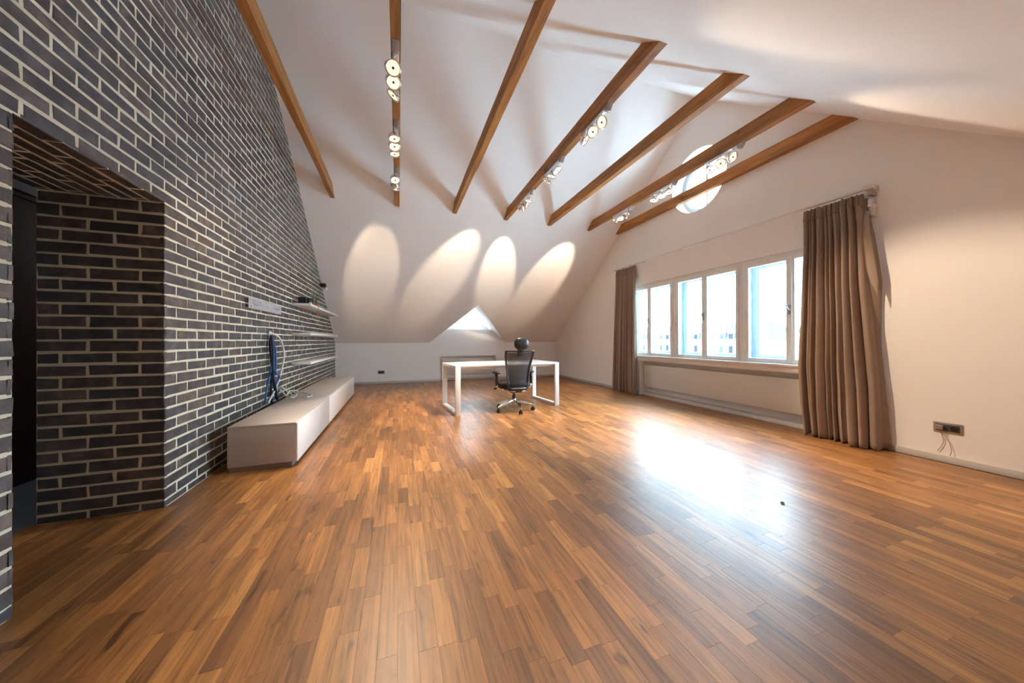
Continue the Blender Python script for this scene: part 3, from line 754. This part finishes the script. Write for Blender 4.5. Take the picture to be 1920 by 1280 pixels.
# ------------------------------------------------------------------ sockets
def socket(name, c, wd, ht, axis, lab):
    """double socket plate; axis 0: on the right wall, axis 1: on the back wall"""
    r = empty(name, c, 0 if axis else -PI/2); tag(r, lab, 'socket')
    MB().box(-wd/2, wd/2, -.009, 0, -ht/2, ht/2).build('plate', 'plategrey', r, bevel=.003)
    MB().box(-wd/2+.016, wd/2-.016, -.012, -.008, -ht/2+.016, ht/2-.016).build('insert', 'darkgrey', r, bevel=.001)
    return r
oc = (XR, 1.4235, .315)
r = socket('double_socket', oc, .168, .092, 0, 'steel framed double socket low on the right wall with a plug and thin wires')
MB().box(-.062, -.018, -.045, -.012, -.016, .022).build('plug', 'plategrey', r, bevel=.004)
mb = MB(); mb.lathe([(.021, 0), (.019, .003), (.017, -.001), (.001, -.002)], (.038, -.0125, 0), (0, -1, 0), 20); mb.build('socket_ring', 'black', r, smooth=False)
MB().lathe([(.0025, 0), (.0022, .006), (.001, .007)], (.038, -.013, .007), (0, -1, 0), 8).build('earth_pin', 'silver', r)
r = socket('double_socket', (-.415, YB, .30), .168, .09, 1, 'dark double socket low on the back wall left of the desk')
for sxx in (-.035, .035): MB().lathe([(.021, 0), (.019, .003), (.017, -.001), (.001, -.002)], (sxx, -.0125, 0), (0, -1, 0), 16).build('socket_ring', 'black', r)
def rw_(x, y, d=.012): return at(x, y, 0, XR-d)
cable([rw_(1764, 805, .03), rw_(1765, 812), rw_(1769, 826), rw_(1765, 836), rw_(1758, 844)], .0022, 'pinkwire', 'thin beige wire hanging left under the right wall socket', 'wire', 'thin wires under the socket', 'wire')
cable([rw_(1770, 809, .02), rw_(1774, 820), rw_(1781, 832), rw_(1784, 846, .02), rw_(1781, 854, .025)], .0022, 'pinkwire', 'thin beige wire curving down to the baseboard under the right wall socket', 'wire', 'thin wires under the socket', 'wire')

# ------------------------------------------------------------------ radiators
def radiator(name, axis, a0, a1, f, z0, z1, lab, thick=.055):
    c = ((f, (a0+a1)/2, z0) if axis == 0 else ((a0+a1)/2, f, z0))
    r = empty(name, c); tag(r, lab, 'radiator')
    def bx_(mb, u0, u1, w0, w1, za, zb):
        if axis == 0: mb.box(f+w0, f+w1, u0, u1, za, zb)
        else: mb.box(u0, u1, f+w0, f+w1, za, zb)
        return mb
    bx_(MB(c), a0, a1, 0, .014, z0, z1).build('front_panel', 'radiator', r, bevel=.005)
    mb = bx_(MB(c), a0, a0+.012, .014, thick, z0+.005, z1-.005); bx_(mb, a1-.012, a1, .014, thick, z0+.005, z1-.005); mb.build('side_panel', 'radiator', r, bevel=.002)
    bx_(MB(c), a0+.012, a1-.012, .036, thick, z0+.02, z1-.02).build('rear_panel', 'radiator', r)
    mb = MB(c); n = int((a1-a0)/.04)
    for k in range(n): u = a0+.02+k*(a1-a0-.04)/n; bx_(mb, u, u+.008, .014, thick-.004, z1-.016, z1-.008)
    mb.build('top_grille', 'radiator', r)
    return r, c
r, c = radiator('radiator', 0, 2.32, 5.30, XR+.06, .175, .615, 'long flat cream radiator under the long window')
mb = MB(c); mb.tube([(XR+.08, 2.50, .06), (XR+.08, 2.50, .15), (XR+.08, 2.53, .17)], .009, 8); mb.tube([(XR+.04, 2.50, .145), (XR+.11, 2.50, .145)], .018, 10); mb.tube([(XR+.08, 2.56, .06), (XR+.08, 2.56, .17)], .009, 8); mb.build('valve', 'silver', r)
r, c = radiator('radiator', 1, 1.16, 2.60, YB+.06, .18, .61, 'smaller cream radiator in the back wall niche behind the desk')
mb = MB(c); mb.tube([(2.60, YB+.08, .57), (2.65, YB+.08, .57)], .01, 8); mb.tube([(2.64, YB+.08, .57), (2.64, YB+.03, .60)], .022, 10); mb.build('valve', 'whitecable', r)

# ------------------------------------------------------------------ desk
dk = empty('desk', (.80, 4.775, 0), math.atan2(.183, 1.758)); tag(dk, 'white desk with square loop metal legs standing in front of the dormer', 'desk')
DL, DD, DH = 1.83, .84, .742
for k, x0 in enumerate((0, DL-.08)):
    mb = MB(); frame_yz(mb, x0, x0+.08, 0, DD, 0, DH-.002, .04, .04, .04, .04)
    mb.build('leg', 'deskwhite', dk, bevel=.002)
MB().box(.082, DL-.082, -.002, DD+.002, DH-.028, DH).build('tabletop', 'deskwhite', dk, bevel=.002)
mb = MB(); mb.box(.08, DL-.08, .10, .14, DH-.07, DH-.029); mb.box(.08, DL-.08, DD-.14, DD-.10, DH-.07, DH-.029); mb.build('crossbar', 'deskwhite', dk, bevel=.002)

# ------------------------------------------------------------------ office chair (faces +Y, towards the desk)
ch = empty('office_chair', (1.745, 4.84, 0), math.radians(2)); tag(ch, 'black mesh office chair with headrest and chrome star base at the desk', 'chair')
ang = [math.radians(a) for a in (-92, -20, 52, 124, 196)]
mb = MB(); mb.lathe([(.034, .10), (.038, .12), (.036, .17), (.028, .19), (.001, .19)], n=20)
hub = mb.build('hub', 'chrome', ch, smooth=False, bevel=0)
for a in ang:
    d = V((math.cos(a), math.sin(a), 0)); s_ = V((-d.y, d.x, 0))
    mb = MB(); secs = [(.02, .026, .172, .125), (.12, .022, .160, .122), (.23, .017, .125, .100), (.30, .014, .098, .082), (.315, .012, .092, .080)]
    vs = []
    for r_, wv, zt_, zb_ in secs: vs += [d*r_+s_*wv+V((0, 0, zb_)), d*r_-s_*wv+V((0, 0, zb_)), d*r_-s_*wv*.6+V((0, 0, zt_)), d*r_+s_*wv*.6+V((0, 0, zt_))]
    n = len(secs); mb.add(vs, [(4*k+i, 4*k+(i+1) % 4, 4*k+4+(i+1) % 4, 4*k+4+i) for k in range(n-1) for i in range(4)]+[(0, 1, 2, 3), (4*n-1, 4*n-2, 4*n-3, 4*n-4)])
    leg = mb.build('leg', 'chrome', ch, bevel=.003)
    cpos = d*.305
    mb = MB(); cd = V((math.cos(a+.9), math.sin(a+.9), 0))
    for sg in (-1, 1):
        mb.lathe([(.012, -.009), (.026, -.009), (.028, -.006), (.028, .006), (.026, .009), (.012, .009)], cpos+cd*sg*.017+V((0, 0, .0285)), cd, 18)
    mb.tube([cpos+V((0, 0, .03)), cpos+V((0, 0, .085))], .008, 8); mb.box(cpos.x-.015, cpos.x+.015, cpos.y-.015, cpos.y+.015, .04, .058)
    mb.build('caster', 'rubber', leg)
mb = MB(); mb.lathe([(.026, .18), (.026, .26), (.014, .262), (.014, .34)], n=16); mb.build('gas_column', 'black', ch)
mb = MB(); mb.box(-.09, .09, -.13, .11, .30, .355); mb.box(-.05, .05, -.22, -.10, .315, .35); mb.build('mechanism', 'black', ch, bevel=.012)
mb = MB(); mb.ell((0, .04, .425), (.255, .245, .042), 28, 12, .55); mb.build('seat', 'seatfabric', ch, smooth=True)
mb = MB(); mb.ell((0, .03, .385), (.235, .22, .022), 24, 8, .5); mb.build('seat_shell', 'black', ch, smooth=True)
# backrest: outline half width and depth as functions of height
def bw(z):
    t = (z-.345)/(.965-.345)
    pts = [(0, .150), (.12, .165), (.30, .178), (.5, .186), (.7, .212), (.88, .236), (1, .240)]
    for (a, x0), (b, x1) in zip(pts, pts[1:]):
        if t <= b: u = (t-a)/(b-a); u = max(0, min(1, u)); return x0+(x1-x0)*(u*u*(3-2*u) if False else u)
    return .24
def by(z):
    t = (z-.345)/.62
    return -.205-.035*math.sin(t*PI*.9)*-1-.085*t*t-.02*t
def backp(u, v, off=0):
    z = .345+v*.62; x = (u*2-1)*bw(z); curve = .045*(x/.24)**2
    return (x, by(z)+curve+off, z)
mb = MB(); mb.grid(lambda u, v: backp(.07+.86*u, .05+.90*v), 14, 18); mb.build('mesh_back', 'netting', ch, smooth=True)
mb = MB()
loop = [backp(0, v/16) for v in range(17)]+[backp(u/10, 1) for u in range(1, 11)]+[backp(1, 1-v/16) for v in range(1, 17)]+[backp(1-u/8, 0) for u in range(1, 8)]
n = len(loop); vs = []
ctr = lambda z: V((0, by(z), z))
for p in loop:
    p = V(p); inn = V((p.x*.88, p.y-.004*0, p.z))
    zc_ = .655; inn.z = zc_+(p.z-zc_)*(.93 if p.z > zc_ else .88)
    vs += [p+V((0, -.014, 0)), p+V((0, .012, 0)), inn+V((0, .010, 0)), inn+V((0, -.012, 0))]
mb.add(vs, [(4*k+i, 4*k+(i+1) % 4, 4*((k+1) % n)+(i+1) % 4, 4*((k+1) % n)+i) for k in range(n) for i in range(4)])
bf = mb.build('back_frame', 'black', ch, smooth=True)
mb = MB()
for sg in (0, 1): mb.tube([V(backp(sg, .02+v*.96/14))+V(((.004 if sg else -.004), -.008, 0)) for v in range(15)], [.004+.006*math.sin(PI*v/14) for v in range(15)], 8)
mb.build('edge_trim', 'greyedge', bf, smooth=True)
mb = MB(); mb.tube([V(backp(0.1+.8*k/8, .055))+V((0, -.014, 0)) for k in range(9)], .006, 6); mb.build('lower_trim', 'plategrey', bf, smooth=True)
mb = MB(); mb.box(-.045, .045, by(.9)-.02, by(.9)+.014, .875, .975); mb.tube([(0, by(.96)-.005, .95), (0, by(.96)-.015, 1.03)], .022, 10); mb.build('headrest_stem', 'black', ch, bevel=.006)
mb = MB(); mb.ell((0, by(.965)-.012, 1.068), (.118, .048, .098), 26, 14, .82); mb.build('headrest', 'leather', ch, smooth=True)
mb = MB(); mb.tube([(0, -.20, .335), (-.10, -.19, .335), (-.16, -.13, .345), (-.17, -.02, .35)], .012, 8); mb.tube([(0, -.20, .335), (.10, -.19, .335), (.16, -.13, .345), (.17, -.02, .35)], .012, 8); mb.build('back_bracket', 'chrome', ch, smooth=True)
for sg in (-1, 1):
    mb = MB(); mb.tube([(sg*.16, -.02, .355), (sg*.24, -.02, .36), (sg*.285, -.015, .385), (sg*.295, -.01, .44)], [.016, .018, .019, .016], 10)
    ar = mb.build('armrest', 'chrome', ch, smooth=True)
    MB().tube([(sg*.295, -.01, .41), (sg*.295, -.01, .56), (sg*.292, 0, .60)], [.019, .022, .026], 10).build('arm_post', 'black', ar, smooth=True)
    mb = MB(); mb.ell((sg*.290, .03, .612), (.045, .125, .019), 22, 10, .7); mb.build('arm_pad', 'black', ar, smooth=True)
mb = MB(); mb.tube([(-.20, .0, .37), (-.30, .0, .365)], .006, 8); mb.lathe([(.014, 0), (.016, .03), (.001, .034)], (-.30, 0, .365), (-1, 0, 0), 10); mb.build('lever', 'black', ch)
MB().box(-.004, .004, .02, .05, .10, .14).build('height_tag', 'whitecable', ch)

# ------------------------------------------------------------------ curtains
def lerp_tab(tab, z):
    tab = sorted(tab)
    if z <= tab[0][0]: return tab[0][1]
    for (a, p), (b, q) in zip(tab, tab[1:]):
        if z <= b: return p+(q-p)*(z-a)/(b-a)
    return tab[-1][1]
def curtain(name, lab, left, right, zt, zb, nf, X0, amp, seed, cl='curtain'):
    """left/right: tables of (z, y) for the two side edges"""
    rnd = random.Random(seed)
    yc = (left[0][1]+right[0][1])/2
    root = empty(name, (X0, yc, 0)); tag(root, lab, 'curtain'); o = root.location
    ph = [rnd.uniform(-.5, .5) for _ in range(nf+2)]; am = [rnd.uniform(.6, 1.25) for _ in range(nf+2)]
    wd = [rnd.uniform(.6, 1.5) for _ in range(nf)]; cum = [0]
    for q in wd: cum.append(cum[-1]+q)
    cum = [c/cum[-1] for c in cum]
    def prof(u, v):
        # u across, v down (0 top .. 1 bottom)
        uu = u+.012*math.sin(v*5+u*9+seed)*(v)
        uu = min(max(uu, 0), 1)
        k = 0
        while k < nf-1 and uu > cum[k+1]: k += 1
        t = (uu-cum[k])/(cum[k+1]-cum[k])
        f = math.sin(PI*t)**.75 if 0 < t < 1 else 0
        return f*am[k]*(.55+.6*v)
    def fn(u, v):
        z = zt+(zb-zt)*v
        yl, yr = lerp_tab(left, z), lerp_tab(right, z)
        head = max(0, 1-v/.035)
        f = prof(u, v)*amp
        g = .010*math.sin(u*nf*2*PI*2.3+seed)*(1 if v < .04 else max(0, 1-(v-.04)/.05))
        y = yl+(yr-yl)*u+.010*math.sin(u*nf*PI*2+1)*v
        x = X0+amp*.5-f*(1-.45*max(0, 1-v/.05))-g
        z += .012*math.sin(u*nf*PI*2+.7)*v+.006*math.sin(u*nf*9)*(1-v)*(v < .02)
        return V((x, y, z))
    n_u = nf*14
    MB(o).grid(lambda u, v: fn(u, .042+v*.958), n_u, 60).build('cloth', cl, root, smooth=True, solid=.003)
    def hd(u, v):
        p = fn(u, v*.046); p.x -= .004; 
        p.x += .004*math.sin(v*PI*6+u*40); return p
    MB(o).grid(hd, n_u*2, 10).build('gathered_header', cl, root, smooth=True, solid=.004)
    return root
curtain('curtain', 'narrow taupe curtain left of the windows, gathered', [(0, 6.07), (1.3, 6.05), (2.67, 5.99)], [(0, 5.33), (1.5, 5.36), (2.67, 5.40)], 2.655, .012, 8, 4.585, .075, 3)
rc = curtain('curtain', 'wide taupe curtain right of the windows with a turned back edge', [(0, 2.445), (.35, 2.48), (.8, 2.50), (1.4, 2.475), (2.2, 2.46), (2.64, 2.465)], [(0, 1.80), (.6, 1.815), (1.2, 1.86), (1.7, 1.90), (2.3, 1.925), (2.64, 1.95)], 2.648, .012, 10, 4.555, .14, 5)
# the turned-back edge of the right curtain: cloth flaring outwards with its pale lining showing
o = rc.location
def flap(u, v):
    z = 2.60+(0.03-2.60)*v
    ya = lerp_tab([(0, 1.83), (.6, 1.85), (1.2, 1.90), (1.7, 1.94), (2.6, 1.98)], z)
    yb_ = lerp_tab([(0, 1.765), (.5, 1.80), (1.0, 1.835), (1.45, 1.835), (1.72, 1.825), (1.95, 1.85), (2.25, 1.885), (2.3, 1.90), (2.6, 1.925)], z)
    y = ya+(yb_-ya)*u
    x = 4.60+.06*u-.02*math.sin(u*PI)*(1-v)
    return V((x, y, z))
MB(o).grid(flap, 8, 40).build('side_hem', 'curtain', rc, smooth=True, solid=.003)
def flap2(u, v):
    z = 2.45+(1.60-2.45)*v
    yb_ = lerp_tab([(1.55, 1.83), (1.72, 1.822), (1.95, 1.847), (2.25, 1.882), (2.6, 1.90)], z)
    wdt = .075*math.sin(PI*min(1, .12+v*.8))**.8*(1-max(0, v-.8)*4.9)
    return V((4.590-.012*math.sin(u*PI), yb_+wdt*(1-u), z-.10*(1-u)*v))
MB(o).grid(flap2, 6, 20).build('lining', 'lining', rc, smooth=True, solid=.002)

# curtain track with its end mechanism
ct = empty('curtain_track', (XR-.06, 1.9, 2.66)); tag(ct, 'slim white curtain track above the windows with an exposed end mechanism', 'curtain track'); o = ct.location
MB(o).box(XR-.125, XR-.085, 1.93, 6.03, 2.670, 2.688).build('rail', 'track', ct, bevel=.002)
for yy in (6.0, 5.2, 4.3, 3.4, 2.6): MB(o).box(XR-.09, XR-.001, yy-.012, yy+.012, 2.680, 2.690).build('wall_bracket', 'track', ct, bevel=.001)
mb = MB(o); mb.box(XR-.125, XR-.001, 1.858, 1.93, 2.668, 2.712); mb.box(XR-.02, XR-.001, 1.858, 1.895, 2.40, 2.668); mb.build('end_bracket', 'track', ct, bevel=.003)
mb = MB(o); mb.box(XR-.12, XR-.02, 1.862, 1.895, 2.60, 2.645); mb.tube([(XR-.07, 1.860, 2.622), (XR-.07, 1.898, 2.622)], .018, 10); mb.build('clutch', 'plategrey', ct, bevel=.003)
mb = MB(o); mb.box(XR-.115, XR-.02, 1.862, 1.895, 2.515, 2.565); mb.tube([(XR-.075, 1.860, 2.54), (XR-.075, 1.898, 2.54)], .02, 10); mb.build('gear_box', 'galv', ct, bevel=.003)
mb = MB(o); mb.box(XR-.115, XR-.02, 1.862, 1.895, 2.485, 2.513); mb.lathe([(.028, 0), (.028, -.018), (.022, -.02), (.026, -.022), (.026, -.04), (.020, -.042), (.022, -.045), (.022, -.062), (.014, -.064), (.014, -.08), (.001, -.082)], (XR-.045, 1.888, 2.485), (0, 0, 1), 14); mb.build('end_cone', 'track', ct)
mb = MB(o); mb.tube([(XR-.04, 1.885, 2.42), (XR-.05, 1.90, 2.38), (XR-.065, 1.925, 2.33)], .003, 6); mb.build('cord', 'pinkwire', ct)

# scrap on the floor
q = at(1467, 942.5, 2, .004)
mb = MB(q); mb.add([q+V(a) for a in ((-.022, -.006, 0), (0, -.012, .006), (.024, 0, 0), (.004, .010, .004), (-.012, .008, 0), (0, 0, .010))], [(0, 1, 5), (1, 2, 5), (2, 3, 5), (3, 4, 5), (4, 0, 5), (0, 4, 3, 2, 1)])
s = mb.build('dark_scrap', 'black'); s.location = q; tag(s, 'tiny dark scrap lying on the floor in the window glare', 'scrap')

# ------------------------------------------------------------------ the town outside
GZ = -16
struct(MB().box(8, 700, -400, 700, GZ-.5, GZ).build('ground', 'ground'), 'street level ground far below the windows', 'ground')
def building(name, X, y0, y1, zc_, zr, lab, wallm, roofm, pitch, rows_, dorm):
    b = empty(name, (X, (y0+y1)/2, GZ)); tag(b, lab, 'building'); o = b.location
    MB(o).box(X, X+14, y0, y1, GZ, zc_).build('wall', wallm, b)
    MB(o).box(X-.5, X, y0-.3, y1+.3, zc_-.35, zc_).build('cornice', wallm, b)
    mb = MB(o); mb.prism([(X-.3, y0, zc_), (X+2.2, y0, zr-1), (X+7, y0, zr), (X+11.8, y0, zr-1), (X+14.3, y0, zc_)], (0, y1-y0, 0)); mb.build('roof', roofm, b)
    n = int((y1-y0)/pitch); 
    f0 = MB((0, 0, 0)).box(-.12, .05, -.6, .6, 0, 1.9).build('window', wallm, b)
    p0 = MB((0, 0, 0)).box(-.15, -.11, -.45, .45, .15, 1.75).build('pane', 'farwin', f0)
    f0.location = V((X, y0+pitch*.6, zc_-2.9))-o
    for r in range(rows_):
        for k in range(n):
            if r == 0 and k == 0: continue
            f = f0.copy(); C.objects.link(f); f.location = V((X, y0+pitch*(k+.6), zc_-2.9-3.4*r))-o
            g = p0.copy(); C.objects.link(g); g.parent = f
    if dorm:
        mb = MB((0, 0, 0)); mb.box(-.1, 2.2, -.75, .75, 0, 1.6); mb.prism([(-.25, -.95, 1.6), (-.25, 0, 2.2), (-.25, .95, 1.6)], (2.6, 0, 0))
        d0 = mb.build('dormer', wallm, b); q0 = MB((0, 0, 0)).box(-.14, -.09, -.5, .5, .25, 1.4).build('pane', 'farwin', d0)
        for k in range(n):
            d = d0 if k == 0 else d0.copy()
            if k: C.objects.link(d); g = q0.copy(); C.objects.link(g); g.parent = d
            d.location = V((X, y0+pitch*(k+.6), zc_+.3))-o
    return b
building('apartment_building', 72, 49, 112, .8, 5.4, 'long pale apartment block with a dormered grey roof seen through the windows', 'facade', 'slate', 2.3, 2, True)
building('townhouse', 112, 40, 82, -.3, 3.2, 'pinkish house with a red tiled roof seen through the near window', 'facade_red', 'redroof', 2.6, 2, False)
mb = MB()
def hillf(u, v):
    y = 60+u*260; x = 300+v*160
    return V((x, y, GZ+(34+5*math.sin(u*7)+2.5*math.sin(u*19))*math.sin(PI*min(1, v*1.0)*.5+.0)**.7))
mb.grid(hillf, 40, 12); struct(mb.build('hill', 'hill', smooth=True), 'low green hill on the horizon', 'hill')
random.seed(11)
tl = ['broad', 'tall', 'small', 'dense', 'round', 'loose']
for k in range(7):
    y = 150+k*17+random.uniform(-2, 2); x = 315+random.uniform(0, 40)
    u = (y-60)/260; vv = (x-300)/160; zz = hillf(u, vv).z
    t = empty('tree', (x, y, zz)); tag(t, 'far green tree on the hill beyond the red roof, '+['leftmost of the row', 'second from the left', 'third from the left', 'in the middle of the row', 'third from the right', 'second from the right', 'rightmost of the row'][6-k], 'tree', 'trees on the far hill')
    MB().tube([(0, 0, -1), (0, 0, 6)], .5, 6).build('trunk', 'book', t)
    mb = MB()
    for q in range(4): mb.ell((random.uniform(-3, 3), random.uniform(-4, 4), 6+random.uniform(-1, 3)), (random.uniform(3, 5),)*2+(random.uniform(3, 4.5),), 10, 6)
    mb.build('crown', 'tree', t)
